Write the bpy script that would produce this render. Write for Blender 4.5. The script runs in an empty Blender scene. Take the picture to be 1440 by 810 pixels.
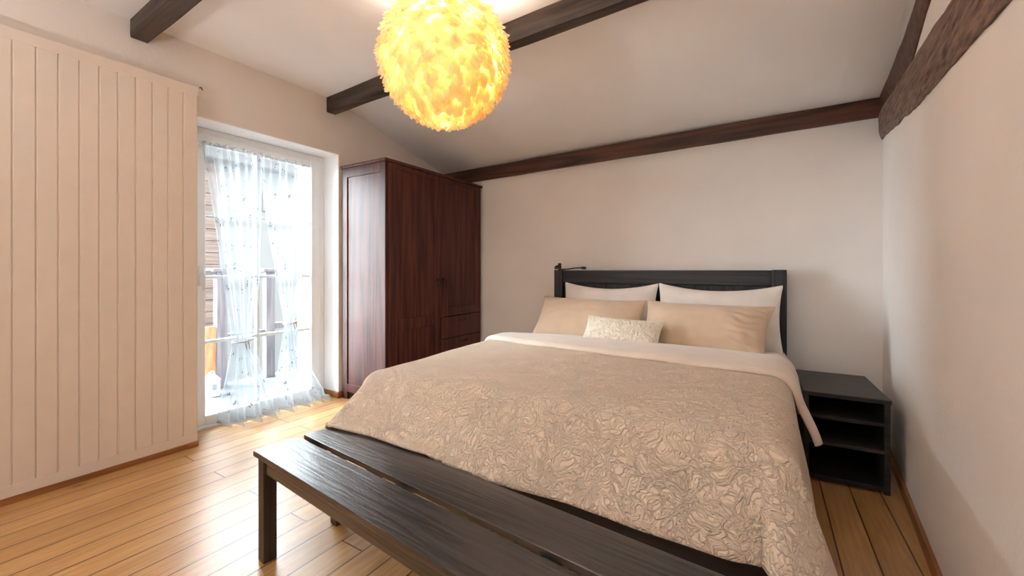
import bpy, bmesh, math, random
from mathutils import Vector, Matrix, noise

random.seed(7)
scene = bpy.context.scene
COL = scene.collection
R = math.radians

# ------------------------------------------------------------------ materials
def new_mat(name):
    m = bpy.data.materials.new(name)
    m.use_nodes = True
    nt = m.node_tree
    nt.nodes.clear()
    out = nt.nodes.new('ShaderNodeOutputMaterial')
    return m, nt, out

def N(nt, typ, **kw):
    n = nt.nodes.new(typ)
    for k, v in kw.items():
        if k in n.inputs.keys():
            n.inputs[k].default_value = v
        else:
            setattr(n, k, v)
    return n

def ramp(nt, fac, stops):
    r = nt.nodes.new('ShaderNodeValToRGB')
    while len(r.color_ramp.elements) < len(stops):
        r.color_ramp.elements.new(0.5)
    for e, (p, c) in zip(r.color_ramp.elements, stops):
        e.position = p
        e.color = (*c, 1) if len(c) == 3 else c
    nt.links.new(fac, r.inputs['Fac'])
    return r.outputs['Color']

def bsdf(nt, out, rough=0.6, spec=0.4, **kw):
    b = nt.nodes.new('ShaderNodeBsdfPrincipled')
    b.inputs['Roughness'].default_value = rough
    b.inputs['Specular IOR Level'].default_value = spec
    for k, v in kw.items():
        b.inputs[k].default_value = v
    nt.links.new(b.outputs[0], out.inputs['Surface'])
    return b

def coords(nt, scale=(1, 1, 1), rot=(0, 0, 0), kind='Object'):
    tc = nt.nodes.new('ShaderNodeTexCoord')
    mp = nt.nodes.new('ShaderNodeMapping')
    mp.inputs['Scale'].default_value = scale
    mp.inputs['Rotation'].default_value = rot
    nt.links.new(tc.outputs[kind], mp.inputs['Vector'])
    return mp.outputs['Vector']

def bump(nt, height, b, strength=0.3, dist=0.01):
    bp = nt.nodes.new('ShaderNodeBump')
    bp.inputs['Strength'].default_value = strength
    bp.inputs['Distance'].default_value = dist
    nt.links.new(height, bp.inputs['Height'])
    nt.links.new(bp.outputs['Normal'], b.inputs['Normal'])
    return bp

def plaster(name, col, var=0.06, bstr=0.25):
    m, nt, out = new_mat(name)
    b = bsdf(nt, out, 0.9, 0.2)
    v = coords(nt)
    n1 = N(nt, 'ShaderNodeTexNoise', Scale=1.3, Detail=3.0)
    nt.links.new(v, n1.inputs['Vector'])
    lo = tuple(c * (1 - var) for c in col); hi = tuple(min(1, c * (1 + var * .6)) for c in col)
    nt.links.new(ramp(nt, n1.outputs['Fac'], [(0.3, lo), (0.7, hi)]), b.inputs['Base Color'])
    n2 = N(nt, 'ShaderNodeTexNoise', Scale=55.0, Detail=4.0)
    nt.links.new(v, n2.inputs['Vector'])
    bump(nt, n2.outputs['Fac'], b, bstr, 0.006)
    return m

def wood(name, lo, hi, axis='X', rough=0.45, spec=0.4, freq=60.0, bstr=0.15, coat=0.0, rings=True, knots=False):
    m, nt, out = new_mat(name)
    b = bsdf(nt, out, rough, spec)
    b.inputs['Coat Weight'].default_value = coat
    b.inputs['Coat Roughness'].default_value = 0.2
    sc = {'X': (0.06, 1, 1), 'Y': (1, 0.06, 1), 'Z': (1, 1, 0.06)}[axis]
    if name == 'weathered timber': sc = (1, 0.045, 1)
    v = coords(nt, sc, (R(-14), 0, 0) if name == 'weathered timber' else (0, 0, 0))
    n1 = N(nt, 'ShaderNodeTexNoise', Scale=freq, Detail=5.0, Roughness=0.6)
    nt.links.new(v, n1.inputs['Vector'])
    fac = n1.outputs['Fac']
    if rings:
        n2 = N(nt, 'ShaderNodeTexNoise', Scale=freq * 0.12, Detail=2.0)
        nt.links.new(v, n2.inputs['Vector'])
        w = N(nt, 'ShaderNodeMath', operation='MULTIPLY'); w.inputs[1].default_value = 14.0
        nt.links.new(n2.outputs['Fac'], w.inputs[0])
        fr = N(nt, 'ShaderNodeMath', operation='PINGPONG'); fr.inputs[1].default_value = 1.0
        nt.links.new(w.outputs[0], fr.inputs[0])
        mx = N(nt, 'ShaderNodeMath', operation='MULTIPLY_ADD')
        nt.links.new(fr.outputs[0], mx.inputs[0]); mx.inputs[1].default_value = 0.35
        mm = N(nt, 'ShaderNodeMath', operation='MULTIPLY'); mm.inputs[1].default_value = 0.65
        nt.links.new(fac, mm.inputs[0]); nt.links.new(mm.outputs[0], mx.inputs[2])
        fac = mx.outputs[0]
    col = ramp(nt, fac, [(0.28, lo), (0.68, hi)])
    if knots:
        vk = coords(nt, tuple(1.6 if s == 1 else 0.8 for s in sc))
        vo = N(nt, 'ShaderNodeTexVoronoi', Scale=3.2); nt.links.new(vk, vo.inputs['Vector'])
        k = ramp(nt, vo.outputs['Distance'], [(0.05, (0.12, 0.1, 0.1)), (0.14, (1, 1, 1))])
        mu = N(nt, 'ShaderNodeMixRGB', blend_type='MULTIPLY'); mu.inputs['Fac'].default_value = 0.8
        nt.links.new(col, mu.inputs['Color1']); nt.links.new(k, mu.inputs['Color2'])
        col = mu.outputs['Color']
    nt.links.new(col, b.inputs['Base Color'])
    bump(nt, fac, b, bstr, 0.004)
    return m

def plain(name, col, rough=0.5, spec=0.4, metal=0.0, var=0.05):
    m, nt, out = new_mat(name)
    b = bsdf(nt, out, rough, spec)
    b.inputs['Metallic'].default_value = metal
    v = coords(nt)
    n1 = N(nt, 'ShaderNodeTexNoise', Scale=14.0, Detail=3.0)
    nt.links.new(v, n1.inputs['Vector'])
    nt.links.new(ramp(nt, n1.outputs['Fac'], [(0.3, tuple(c * (1 - var) for c in col)), (0.7, tuple(min(1, c * (1 + var)) for c in col))]), b.inputs['Base Color'])
    return m

def fabric(name, col, weave=900.0, bstr=0.15, var=0.05, sheen=0.3, wr=0.0):
    m, nt, out = new_mat(name)
    b = bsdf(nt, out, 0.85, 0.15)
    b.inputs['Sheen Weight'].default_value = sheen
    b.inputs['Sheen Roughness'].default_value = 0.4
    v = coords(nt)
    n1 = N(nt, 'ShaderNodeTexNoise', Scale=9.0, Detail=4.0)
    nt.links.new(v, n1.inputs['Vector'])
    nt.links.new(ramp(nt, n1.outputs['Fac'], [(0.3, tuple(c * (1 - var) for c in col)), (0.7, tuple(min(1, c * (1 + var)) for c in col))]), b.inputs['Base Color'])
    n2 = N(nt, 'ShaderNodeTexNoise', Scale=weave, Detail=2.0)
    nt.links.new(v, n2.inputs['Vector'])
    bump(nt, n2.outputs['Fac'], b, bstr, 0.002)
    return m

def quilt_material(name, col, scale=58.0, bstr=1.0, dist=0.0048):
    m, nt, out = new_mat(name)
    b = bsdf(nt, out, 0.85, 0.2)
    b.inputs['Sheen Weight'].default_value = 0.25
    tc = N(nt, 'ShaderNodeTexCoord')
    v = tc.outputs['UV']
    nd = N(nt, 'ShaderNodeTexNoise', Scale=9.0, Detail=2.0)
    nt.links.new(v, nd.inputs['Vector'])
    mx = N(nt, 'ShaderNodeVectorMath', operation='MULTIPLY_ADD')
    nt.links.new(nd.outputs['Color'], mx.inputs[0]); mx.inputs[1].default_value = (0.12, 0.12, 0.12)
    nt.links.new(v, mx.inputs[2])
    def ridges(sc_, wd_):
        nn = N(nt, 'ShaderNodeTexNoise', Scale=sc_, Detail=0.6, Distortion=0.8)
        nt.links.new(mx.outputs[0], nn.inputs['Vector'])
        sb = N(nt, 'ShaderNodeMath', operation='SUBTRACT'); sb.inputs[1].default_value = 0.5; nt.links.new(nn.outputs['Fac'], sb.inputs[0])
        ab = N(nt, 'ShaderNodeMath', operation='ABSOLUTE'); nt.links.new(sb.outputs[0], ab.inputs[0])
        return ramp(nt, ab.outputs[0], [(0.0, (1, 1, 1)), (wd_ * .4, (.75, .75, .75)), (wd_, (0, 0, 0))])
    ad = N(nt, 'ShaderNodeMixRGB', blend_type='ADD'); ad.inputs['Fac'].default_value = 0.7
    nt.links.new(ridges(scale * .62, .085), ad.inputs['Color1']); nt.links.new(ridges(scale * 1.25, .10), ad.inputs['Color2'])
    n1 = N(nt, 'ShaderNodeTexNoise', Scale=6.0, Detail=3.0)
    nt.links.new(v, n1.inputs['Vector'])
    nt.links.new(ramp(nt, n1.outputs['Fac'], [(0.3, tuple(c * .96 for c in col)), (0.7, tuple(c * 1.03 for c in col))]), b.inputs['Base Color'])
    bump(nt, ad.outputs['Color'], b, bstr, dist)
    return m

def floor_material():
    m, nt, out = new_mat('oiled oak floorboards')
    b = bsdf(nt, out, 0.3, 0.5)
    b.inputs['Coat Weight'].default_value = 0.25; b.inputs['Coat Roughness'].default_value = 0.28
    tc = N(nt, 'ShaderNodeTexCoord')
    sep = N(nt, 'ShaderNodeSeparateXYZ'); nt.links.new(tc.outputs['Object'], sep.inputs[0])
    cmb = N(nt, 'ShaderNodeCombineXYZ')
    nt.links.new(sep.outputs['Y'], cmb.inputs['X']); nt.links.new(sep.outputs['X'], cmb.inputs['Y'])
    br = N(nt, 'ShaderNodeTexBrick', offset=0.37, offset_frequency=3)
    br.inputs['Scale'].default_value = 1.0
    br.inputs['Brick Width'].default_value = 1.7
    br.inputs['Row Height'].default_value = 0.122
    br.inputs['Mortar Size'].default_value = 0.0034
    br.inputs['Mortar Smooth'].default_value = 0.3
    br.inputs['Color1'].default_value = (0, 0, 0, 1); br.inputs['Color2'].default_value = (1, 1, 1, 1)
    br.inputs['Mortar'].default_value = (0.5, 0.5, 0.5, 1)
    nt.links.new(cmb.outputs[0], br.inputs['Vector'])
    # each board gets its own grain offset
    off = N(nt, 'ShaderNodeVectorMath', operation='MULTIPLY_ADD')
    nt.links.new(br.outputs['Color'], off.inputs[0]); off.inputs[1].default_value = (7.3, 3.1, 5.0)
    nt.links.new(cmb.outputs[0], off.inputs[2])
    mp = N(nt, 'ShaderNodeMapping'); mp.inputs['Scale'].default_value = (0.07, 1, 1)
    nt.links.new(off.outputs[0], mp.inputs['Vector'])
    n1 = N(nt, 'ShaderNodeTexNoise', Scale=70.0, Detail=5.0, Roughness=0.62); nt.links.new(mp.outputs[0], n1.inputs['Vector'])
    n2 = N(nt, 'ShaderNodeTexNoise', Scale=9.0, Detail=3.0); nt.links.new(mp.outputs[0], n2.inputs['Vector'])
    base = ramp(nt, n1.outputs['Fac'], [(0.25, (0.50, 0.255, 0.085)), (0.75, (0.76, 0.47, 0.205))])
    c2 = ramp(nt, n2.outputs['Fac'], [(0.3, (0.82, 0.77, 0.72)), (0.7, (1, 1, 1))])
    mu = N(nt, 'ShaderNodeMixRGB', blend_type='MULTIPLY'); mu.inputs['Fac'].default_value = 0.7
    nt.links.new(base, mu.inputs['Color1']); nt.links.new(c2, mu.inputs['Color2'])
    c3 = ramp(nt, br.outputs['Color'], [(0.0, (0.78, 0.73, 0.66)), (1.0, (1.0, 1.0, 1.0))])
    mu2 = N(nt, 'ShaderNodeMixRGB', blend_type='MULTIPLY'); mu2.inputs['Fac'].default_value = 0.8
    nt.links.new(mu.outputs[0], mu2.inputs['Color1']); nt.links.new(c3, mu2.inputs['Color2'])
    # knots
    mk = N(nt, 'ShaderNodeMapping'); mk.inputs['Scale'].default_value = (1.3, 3.2, 1)
    nt.links.new(off.outputs[0], mk.inputs['Vector'])
    vo = N(nt, 'ShaderNodeTexVoronoi', Scale=1.0); nt.links.new(mk.outputs[0], vo.inputs['Vector'])
    kn = ramp(nt, vo.outputs['Distance'], [(0.02, (0.16, 0.1, 0.07)), (0.065, (1, 1, 1))])
    mu3 = N(nt, 'ShaderNodeMixRGB', blend_type='MULTIPLY'); mu3.inputs['Fac'].default_value = 0.85
    nt.links.new(mu2.outputs[0], mu3.inputs['Color1']); nt.links.new(kn, mu3.inputs['Color2'])
    gp = N(nt, 'ShaderNodeMixRGB', blend_type='MIX'); gp.inputs['Color2'].default_value = (0.06, 0.025, 0.01, 1)
    nt.links.new(br.outputs['Fac'], gp.inputs['Fac']); nt.links.new(mu3.outputs[0], gp.inputs['Color1'])
    nt.links.new(gp.outputs[0], b.inputs['Base Color'])
    rr = N(nt, 'ShaderNodeMapRange'); rr.inputs['To Min'].default_value = 0.22; rr.inputs['To Max'].default_value = 0.42
    nt.links.new(n1.outputs['Fac'], rr.inputs['Value']); nt.links.new(rr.outputs[0], b.inputs['Roughness'])
    hs = N(nt, 'ShaderNodeMath', operation='MULTIPLY_ADD'); hs.inputs[1].default_value = -1.5
    nt.links.new(br.outputs['Fac'], hs.inputs[0]); nt.links.new(n1.outputs['Fac'], hs.inputs[2])
    bump(nt, hs.outputs[0], b, 0.25, 0.003)
    return m

def ceiling_material():
    m, nt, out = new_mat('white painted ceiling boards')
    b = bsdf(nt, out, 0.85, 0.2)
    v = coords(nt)
    n1 = N(nt, 'ShaderNodeTexNoise', Scale=1.5, Detail=3.0); nt.links.new(v, n1.inputs['Vector'])
    nt.links.new(ramp(nt, n1.outputs['Fac'], [(0.3, (0.83, 0.81, 0.80)), (0.7, (0.88, 0.865, 0.86))]), b.inputs['Base Color'])
    tc = N(nt, 'ShaderNodeTexCoord')
    sep = N(nt, 'ShaderNodeSeparateXYZ'); nt.links.new(tc.outputs['Object'], sep.inputs[0])
    nz = N(nt, 'ShaderNodeTexNoise', Scale=2.5, Detail=2.0); nt.links.new(v, nz.inputs['Vector'])
    ma = N(nt, 'ShaderNodeMath', operation='MULTIPLY_ADD'); ma.inputs[1].default_value = 0.05
    nt.links.new(nz.outputs['Fac'], ma.inputs[0]); nt.links.new(sep.outputs['X'], ma.inputs[2])
    dv = N(nt, 'ShaderNodeMath', operation='MULTIPLY'); dv.inputs[1].default_value = 1 / 0.14
    nt.links.new(ma.outputs[0], dv.inputs[0])
    fr = N(nt, 'ShaderNodeMath', operation='FRACT'); nt.links.new(dv.outputs[0], fr.inputs[0])
    g = ramp(nt, fr.outputs[0], [(0.0, (0.2, 0.2, 0.2)), (0.05, (1, 1, 1)), (0.9, (.9, .9, .9))])
    nt.links.new(nz.outputs['Fac'], sep.inputs[0]) if False else None
    bump(nt, g, b, 0.16, 0.004)
    return m

M = {}
M['wall'] = plaster('warm white plaster', (0.82, 0.78, 0.75))
M['wall_l'] = plaster('plaster tinted by warm light', (0.74, 0.67, 0.61))  # same plaster as the other walls, with warm light put into its colour
M['reveal'] = plaster('white reveal plaster', (0.86, 0.86, 0.86), 0.02, 0.1)
M['ceil'] = ceiling_material()
M['floor'] = floor_material()
M['panel'] = plain('cream painted boards', (0.68, 0.575, 0.485), 0.5, 0.35, var=0.015)
M['skirt'] = wood('orange brown pine trim', (0.20, 0.075, 0.022), (0.36, 0.15, 0.05), 'Y', 0.4)
M['skirt_x'] = wood('orange brown pine trim across', (0.20, 0.075, 0.022), (0.36, 0.15, 0.05), 'X', 0.4)
M['beam'] = wood('dark stained beam', (0.020, 0.012, 0.009), (0.085, 0.056, 0.043), 'X', 0.55, 0.4, 45, 0.3, knots=True)
M['beam_red'] = wood('red brown stained beam', (0.022, 0.009, 0.006), (0.12, 0.043, 0.022), 'X', 0.5, 0.4, 45, 0.3)
M['brace'] = wood('weathered timber', (0.050, 0.028, 0.021), (0.30, 0.20, 0.155), 'Y', 0.75, 0.25, 75, 1.0, rings=False, knots=True)
M['wardrobe'] = wood('dark mahogany veneer', (0.040, 0.0100, 0.0075), (0.100, 0.029, 0.020), 'Z', 0.46, 0.28, 50, 0.05)
M['bench'] = wood('black brown ash', (0.008, 0.007, 0.007), (0.050, 0.043, 0.041), 'X', 0.32, 0.5, 120, 0.6, coat=0.8)
M['bench_z'] = wood('black brown ash upright', (0.020, 0.014, 0.012), (0.05, 0.038, 0.033), 'Z', 0.4, 0.5, 70, 0.15)
M['black'] = wood('black stained pine', (0.010, 0.010, 0.012), (0.030, 0.030, 0.034), 'Z', 0.45, 0.45, 60, 0.15)
M['black_x'] = wood('black stained pine lengthwise', (0.010, 0.010, 0.012), (0.030, 0.030, 0.034), 'X', 0.45, 0.45, 60, 0.15)
M['night'] = wood('black brown nightstand', (0.016, 0.013, 0.011), (0.040, 0.034, 0.030), 'X', 0.5, 0.4, 60, 0.08)
M['upvc'] = plain('white window frame', (0.80, 0.82, 0.83), 0.35, 0.5, var=0.01)
M['quilt'] = quilt_material('beige quilted cotton', (0.77, 0.615, 0.475))
M['fold'] = fabric('smooth beige quilt lining', (0.72, 0.61, 0.52), 700)
M['sheet'] = fabric('cream bed sheet', (0.74, 0.67, 0.60), 700)
M['pillow_w'] = fabric('pale pillowcase', (0.82, 0.755, 0.70), 700)
M['pillow_b'] = fabric('tan satin pillowcase', (0.60, 0.455, 0.33), 700, sheen=0.4)
M['knit'] = quilt_material('cream knitted cushion cover', (0.84, 0.74, 0.60), 30.0, 0.9, 0.007)
M['metal'] = plain('dark bronze metal', (0.03, 0.025, 0.022), 0.35, 0.5, 0.8)
M['blackmetal'] = plain('black lacquered metal', (0.012, 0.012, 0.013), 0.35, 0.5)
M['chrome'] = plain('satin steel', (0.55, 0.55, 0.56), 0.3, 0.5, 1.0)
M['post'] = wood('grey brown balcony timber', (0.12, 0.11, 0.13), (0.2, 0.18, 0.2), 'Z', 0.7)
M['siding'] = wood('pinkish weathered siding', (0.17, 0.125, 0.11), (0.28, 0.22, 0.20), 'Y', 0.8)
M['orange'] = wood('orange timber strip', (0.33, 0.15, 0.06), (0.48, 0.25, 0.12), 'Z', 0.6)
M['render'] = plaster('white outside render', (0.27, 0.28, 0.29), 0.03)
M['rooftile'] = plain('grey roof tiles', (0.24, 0.24, 0.25), 0.9, 0.1)
M['deck'] = plain('grey balcony tiles', (0.085, 0.088, 0.095), 0.9, 0.1)
M['lantern'] = plain('white painted metal', (0.75, 0.75, 0.75), 0.4)
M['shadowglass'] = plain('dim window pane', (0.20, 0.22, 0.25), 0.15, 0.6)
M['palepane'] = plain('pale reflecting pane', (0.20, 0.21, 0.22), 0.3, 0.4)
M['ground'] = plain('grey paving', (0.22, 0.22, 0.21), 0.8)
M['facade'] = plaster('grey brown outside stone', (0.22, 0.20, 0.18), 0.1)

def glass_material():
    m, nt, out = new_mat('clear window glass')
    t = N(nt, 'ShaderNodeBsdfTransparent'); t.inputs['Color'].default_value = (0.95, 0.97, 0.97, 1)
    g = N(nt, 'ShaderNodeBsdfGlossy'); g.inputs['Roughness'].default_value = 0.02
    fz = N(nt, 'ShaderNodeFresnel'); fz.inputs['IOR'].default_value = 1.3
    mx = N(nt, 'ShaderNodeMixShader')
    nt.links.new(fz.outputs[0], mx.inputs[0]); nt.links.new(t.outputs[0], mx.inputs[1]); nt.links.new(g.outputs[0], mx.inputs[2])
    nt.links.new(mx.outputs[0], out.inputs['Surface'])
    return m
M['glass'] = glass_material()

def sheer_material():
    m, nt, out = new_mat('sheer white voile with grey sprigs')
    tc = N(nt, 'ShaderNodeTexCoord')
    v1 = N(nt, 'ShaderNodeTexVoronoi', Scale=11.0); nt.links.new(tc.outputs['UV'], v1.inputs['Vector'])
    v2 = N(nt, 'ShaderNodeTexVoronoi', Scale=48.0); nt.links.new(tc.outputs['UV'], v2.inputs['Vector'])
    a = N(nt, 'ShaderNodeMath', operation='LESS_THAN'); a.inputs[1].default_value = 0.29; nt.links.new(v1.outputs['Distance'], a.inputs[0])
    c = N(nt, 'ShaderNodeMath', operation='LESS_THAN'); c.inputs[1].default_value = 0.34; nt.links.new(v2.outputs['Distance'], c.inputs[0])
    k = N(nt, 'ShaderNodeMath', operation='MULTIPLY'); nt.links.new(a.outputs[0], k.inputs[0]); nt.links.new(c.outputs[0], k.inputs[1])
    col = ramp(nt, k.outputs[0], [(0.0, (0.47, 0.50, 0.525)), (1.0, (0.09, 0.10, 0.12))])
    tl = N(nt, 'ShaderNodeBsdfTranslucent'); df = N(nt, 'ShaderNodeBsdfDiffuse'); tr = N(nt, 'ShaderNodeBsdfTransparent')
    nt.links.new(col, tl.inputs['Color']); nt.links.new(col, df.inputs['Color'])
    m1 = N(nt, 'ShaderNodeMixShader'); m1.inputs[0].default_value = 0.5
    nt.links.new(tl.outputs[0], m1.inputs[1]); nt.links.new(df.outputs[0], m1.inputs[2])
    op = N(nt, 'ShaderNodeMapRange'); op.inputs['To Min'].default_value = 0.42; op.inputs['To Max'].default_value = 0.8
    nt.links.new(k.outputs[0], op.inputs['Value'])
    m2 = N(nt, 'ShaderNodeMixShader')
    nt.links.new(op.outputs[0], m2.inputs[0]); nt.links.new(tr.outputs[0], m2.inputs[1]); nt.links.new(m1.outputs[0], m2.inputs[2])
    nt.links.new(m2.outputs[0], out.inputs['Surface'])
    return m
M['sheer'] = sheer_material()

def feather_material():
    m, nt, out = new_mat('cream goose feathers')
    tc = N(nt, 'ShaderNodeTexCoord')
    n1 = N(nt, 'ShaderNodeTexNoise', Scale=14.0, Detail=3.0); nt.links.new(tc.outputs['Object'], n1.inputs['Vector'])
    col = ramp(nt, n1.outputs['Fac'], [(0.3, (0.955, 0.86, 0.66)), (0.7, (0.985, 0.94, 0.80))])
    tl = N(nt, 'ShaderNodeBsdfTranslucent'); df = N(nt, 'ShaderNodeBsdfDiffuse')
    nt.links.new(col, tl.inputs['Color']); nt.links.new(col, df.inputs['Color'])
    m1 = N(nt, 'ShaderNodeMixShader'); m1.inputs[0].default_value = 0.4
    nt.links.new(tl.outputs[0], m1.inputs[1]); nt.links.new(df.outputs[0], m1.inputs[2])
    tr = N(nt, 'ShaderNodeBsdfTransparent'); tr.inputs['Color'].default_value = (1, .9, .7, 1)
    m2 = N(nt, 'ShaderNodeMixShader'); m2.inputs[0].default_value = 0.72
    nt.links.new(tr.outputs[0], m2.inputs[1]); nt.links.new(m1.outputs[0], m2.inputs[2])
    nt.links.new(m2.outputs[0], out.inputs['Surface'])
    return m
M['feather'] = feather_material()

def core_material():
    m, nt, out = new_mat('cream fabric lamp core')
    tl = N(nt, 'ShaderNodeBsdfTranslucent'); df = N(nt, 'ShaderNodeBsdfDiffuse')
    tc = N(nt, 'ShaderNodeTexCoord'); n1 = N(nt, 'ShaderNodeTexNoise', Scale=30.0); nt.links.new(tc.outputs['Object'], n1.inputs['Vector'])
    col = ramp(nt, n1.outputs['Fac'], [(0.3, (0.93, 0.84, 0.68)), (0.7, (0.97, 0.9, 0.76))])
    nt.links.new(col, tl.inputs['Color']); nt.links.new(col, df.inputs['Color'])
    mx = N(nt, 'ShaderNodeMixShader'); mx.inputs[0].default_value = 0.4
    nt.links.new(tl.outputs[0], mx.inputs[1]); nt.links.new(df.outputs[0], mx.inputs[2]); nt.links.new(mx.outputs[0], out.inputs['Surface'])
    return m
M['core'] = core_material()

def bulb_material():
    m, nt, out = new_mat('glowing bulb')
    e = N(nt, 'ShaderNodeEmission'); e.inputs['Color'].default_value = (1, 0.78, 0.50, 1); e.inputs['Strength'].default_value = 25.0
    nt.links.new(e.outputs[0], out.inputs['Surface'])
    return m
M['bulb'] = bulb_material()

# ------------------------------------------------------------------ mesh builder
class MB:
    def __init__(self):
        self.v = []; self.f = []; self.uv = []; self.has_uv = False
    def _add(self, vs, fs, uvs=None):
        b = len(self.v)
        self.v += [Vector(p) for p in vs]
        self.f += [tuple(b + i for i in f) for f in fs]
        self.uv += uvs if uvs else [(p[0], p[1]) for p in vs]
        if uvs: self.has_uv = True
        return self
    def box(self, a, c, bev=0.0, seg=2, xf=None):
        x0, y0, z0 = (min(a[i], c[i]) for i in range(3)); x1, y1, z1 = (max(a[i], c[i]) for i in range(3))
        bm = bmesh.new()
        bmesh.ops.create_cube(bm, size=1)
        for v in bm.verts:
            v.co = Vector((x0 + (v.co.x + .5) * (x1 - x0), y0 + (v.co.y + .5) * (y1 - y0), z0 + (v.co.z + .5) * (z1 - z0)))
        if bev:
            bmesh.ops.bevel(bm, geom=bm.edges[:], offset=min(bev, .45 * min(x1 - x0, y1 - y0, z1 - z0)), segments=seg, profile=.5, affect='EDGES')
        return self.bm(bm, xf)
    def bm(self, bm, xf=None):
        bm.verts.ensure_lookup_table()
        vs = [(xf @ v.co if xf else v.co.copy()) for v in bm.verts]
        for i, v in enumerate(bm.verts): v.index = i
        fs = [tuple(v.index for v in f.verts) for f in bm.faces]
        bm.free()
        return self._add(vs, fs)
    def prism(self, pts, axis_vec, cap=True):
        """closed polygon pts (3D) extruded by axis_vec"""
        n = len(pts); a = Vector(axis_vec)
        vs = [Vector(p) for p in pts] + [Vector(p) + a for p in pts]
        fs = [(i, (i + 1) % n, n + (i + 1) % n, n + i) for i in range(n)]
        if cap: fs += [tuple(range(n))[::-1], tuple(range(n, 2 * n))]
        return self._add(vs, fs)
    def tube(self, pts, r, n=10, cap=True):
        pts = [Vector(p) for p in pts]
        rs = r if isinstance(r, (list, tuple)) else [r] * len(pts)
        vs = []; up = None
        for i, p in enumerate(pts):
            d = (pts[min(i + 1, len(pts) - 1)] - pts[max(i - 1, 0)]).normalized()
            if up is None:
                up = Vector((0, 0, 1)) if abs(d.z) < .9 else Vector((1, 0, 0))
            x = d.cross(up).normalized(); up = x.cross(d).normalized()
            for k in range(n):
                a = 2 * math.pi * k / n
                vs.append(p + (x * math.cos(a) + up * math.sin(a)) * rs[i])
        fs = []
        for i in range(len(pts) - 1):
            for k in range(n):
                fs.append((i * n + k, i * n + (k + 1) % n, (i + 1) * n + (k + 1) % n, (i + 1) * n + k))
        if cap:
            fs += [tuple(range(n))[::-1], tuple(range((len(pts) - 1) * n, len(pts) * n))]
        return self._add(vs, fs)
    def lathe(self, prof, c, n=24):
        vs = []; fs = []
        for r, z in prof:
            for k in range(n):
                a = 2 * math.pi * k / n
                vs.append((c[0] + r * math.cos(a), c[1] + r * math.sin(a), c[2] + z))
        for i in range(len(prof) - 1):
            for k in range(n):
                fs.append((i * n + k, i * n + (k + 1) % n, (i + 1) * n + (k + 1) % n, (i + 1) * n + k))
        return self._add(vs, fs)
    def grid(self, fn, nu, nv, closed_u=False):
        vs = []; uvs = []
        for j in range(nv + 1):
            for i in range(nu + 1):
                p = fn(i / nu, j / nv)
                if len(p) == 2: p, uv = p; uvs.append(uv)
                vs.append(p)
        fs = [(j * (nu + 1) + i, j * (nu + 1) + i + 1, (j + 1) * (nu + 1) + i + 1, (j + 1) * (nu + 1) + i) for j in range(nv) for i in range(nu)]
        return self._add(vs, fs, uvs or None)
    def build(self, name, mat, parent=None, smooth=False, local=False, angle=None):
        me = bpy.data.meshes.new(name)
        inv = Matrix.Identity(4)
        if parent is not None and not local:
            q = parent
            while q.parent: q = q.parent
            inv = (Matrix.Translation(q.location) @ q.rotation_euler.to_matrix().to_4x4()).inverted()
        me.from_pydata([inv @ v for v in self.v], [], self.f)
        if self.has_uv:
            l = me.uv_layers.new(name='UVMap')
            for lp in me.loops: l.data[lp.index].uv = self.uv[lp.vertex_index]
        me.materials.append(mat if not isinstance(mat, str) else M[mat])
        bm = bmesh.new(); bm.from_mesh(me)
        bmesh.ops.recalc_face_normals(bm, faces=bm.faces)
        bm.to_mesh(me); bm.free()
        if smooth:
            for p in me.polygons: p.use_smooth = True
        elif angle:
            me.set_sharp_from_angle(angle=R(angle))
            for p in me.polygons: p.use_smooth = True
        o = bpy.data.objects.new(name, me); COL.objects.link(o)
        if parent is not None: o.parent = parent
        return o

def thing(name, loc, label, cat, rz=0.0, group=None):
    o = bpy.data.objects.new(name, None); COL.objects.link(o)
    o.location = loc; o.rotation_euler = (0, 0, rz); o.empty_display_size = 0.1
    o['label'] = label; o['category'] = cat
    if group: o['group'] = group
    return o

def tag(o, label, cat, group=None):
    o['label'] = label; o['category'] = cat
    if group: o['group'] = group
    return o

def struct(o):
    o['kind'] = 'structure'
    return o

def solidify(o, t, offset=-1.0):
    md = o.modifiers.new('thickness', 'SOLIDIFY'); md.thickness = t; md.offset = offset
    return o

# ------------------------------------------------------------------ room shell
XL, YB = -3.13, 3.60
def xr(y): return 0.666 - 0.09 * (3.6 - y)
YN = -1.9

struct(MB().box((-3.55, YN - .1, -.12), (1.0, 3.8, 0)).build('floor', 'floor'))
struct(MB().box((-3.6, YB, -.1), (1.0, YB + .15, 2.75)).build('wall_back', 'wall'))
struct(MB().prism([(xr(YB + .1), YB + .1, -.1), (xr(YN - .1), YN - .1, -.1), (xr(YN - .1) + .2, YN - .1, -.1), (xr(YB + .1) + .2, YB + .1, -.1)], (0, 0, 2.85)).build('wall_right', 'wall'))
struct(MB().box((-3.6, YN - .15, -.1), (1.0, YN, 2.75)).build('wall_near', 'wall'))
OY0, OY1, OZ = 1.20, 2.255, 2.10
wl = MB()
wl.box((-3.45, YN - .1, -.1), (XL, OY0, 2.75)).box((-3.45, OY1, -.1), (XL, YB + .1, 2.75)).box((-3.45, OY0, OZ), (XL, OY1, 2.75))
struct(wl.build('wall_left', 'wall_l'))
rv = MB()   # white skim lining of the door recess
rv.box((-3.34, OY1 - .006, .0), (XL - .001, OY1 + .001, OZ)).box((-3.34, OY0 - .001, .0), (XL - .001, OY0 + .006, OZ)).box((-3.34, OY0, OZ - .006), (XL - .001, OY1, OZ + .001))
struct(rv.build('trim_1', 'reveal'))

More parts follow.
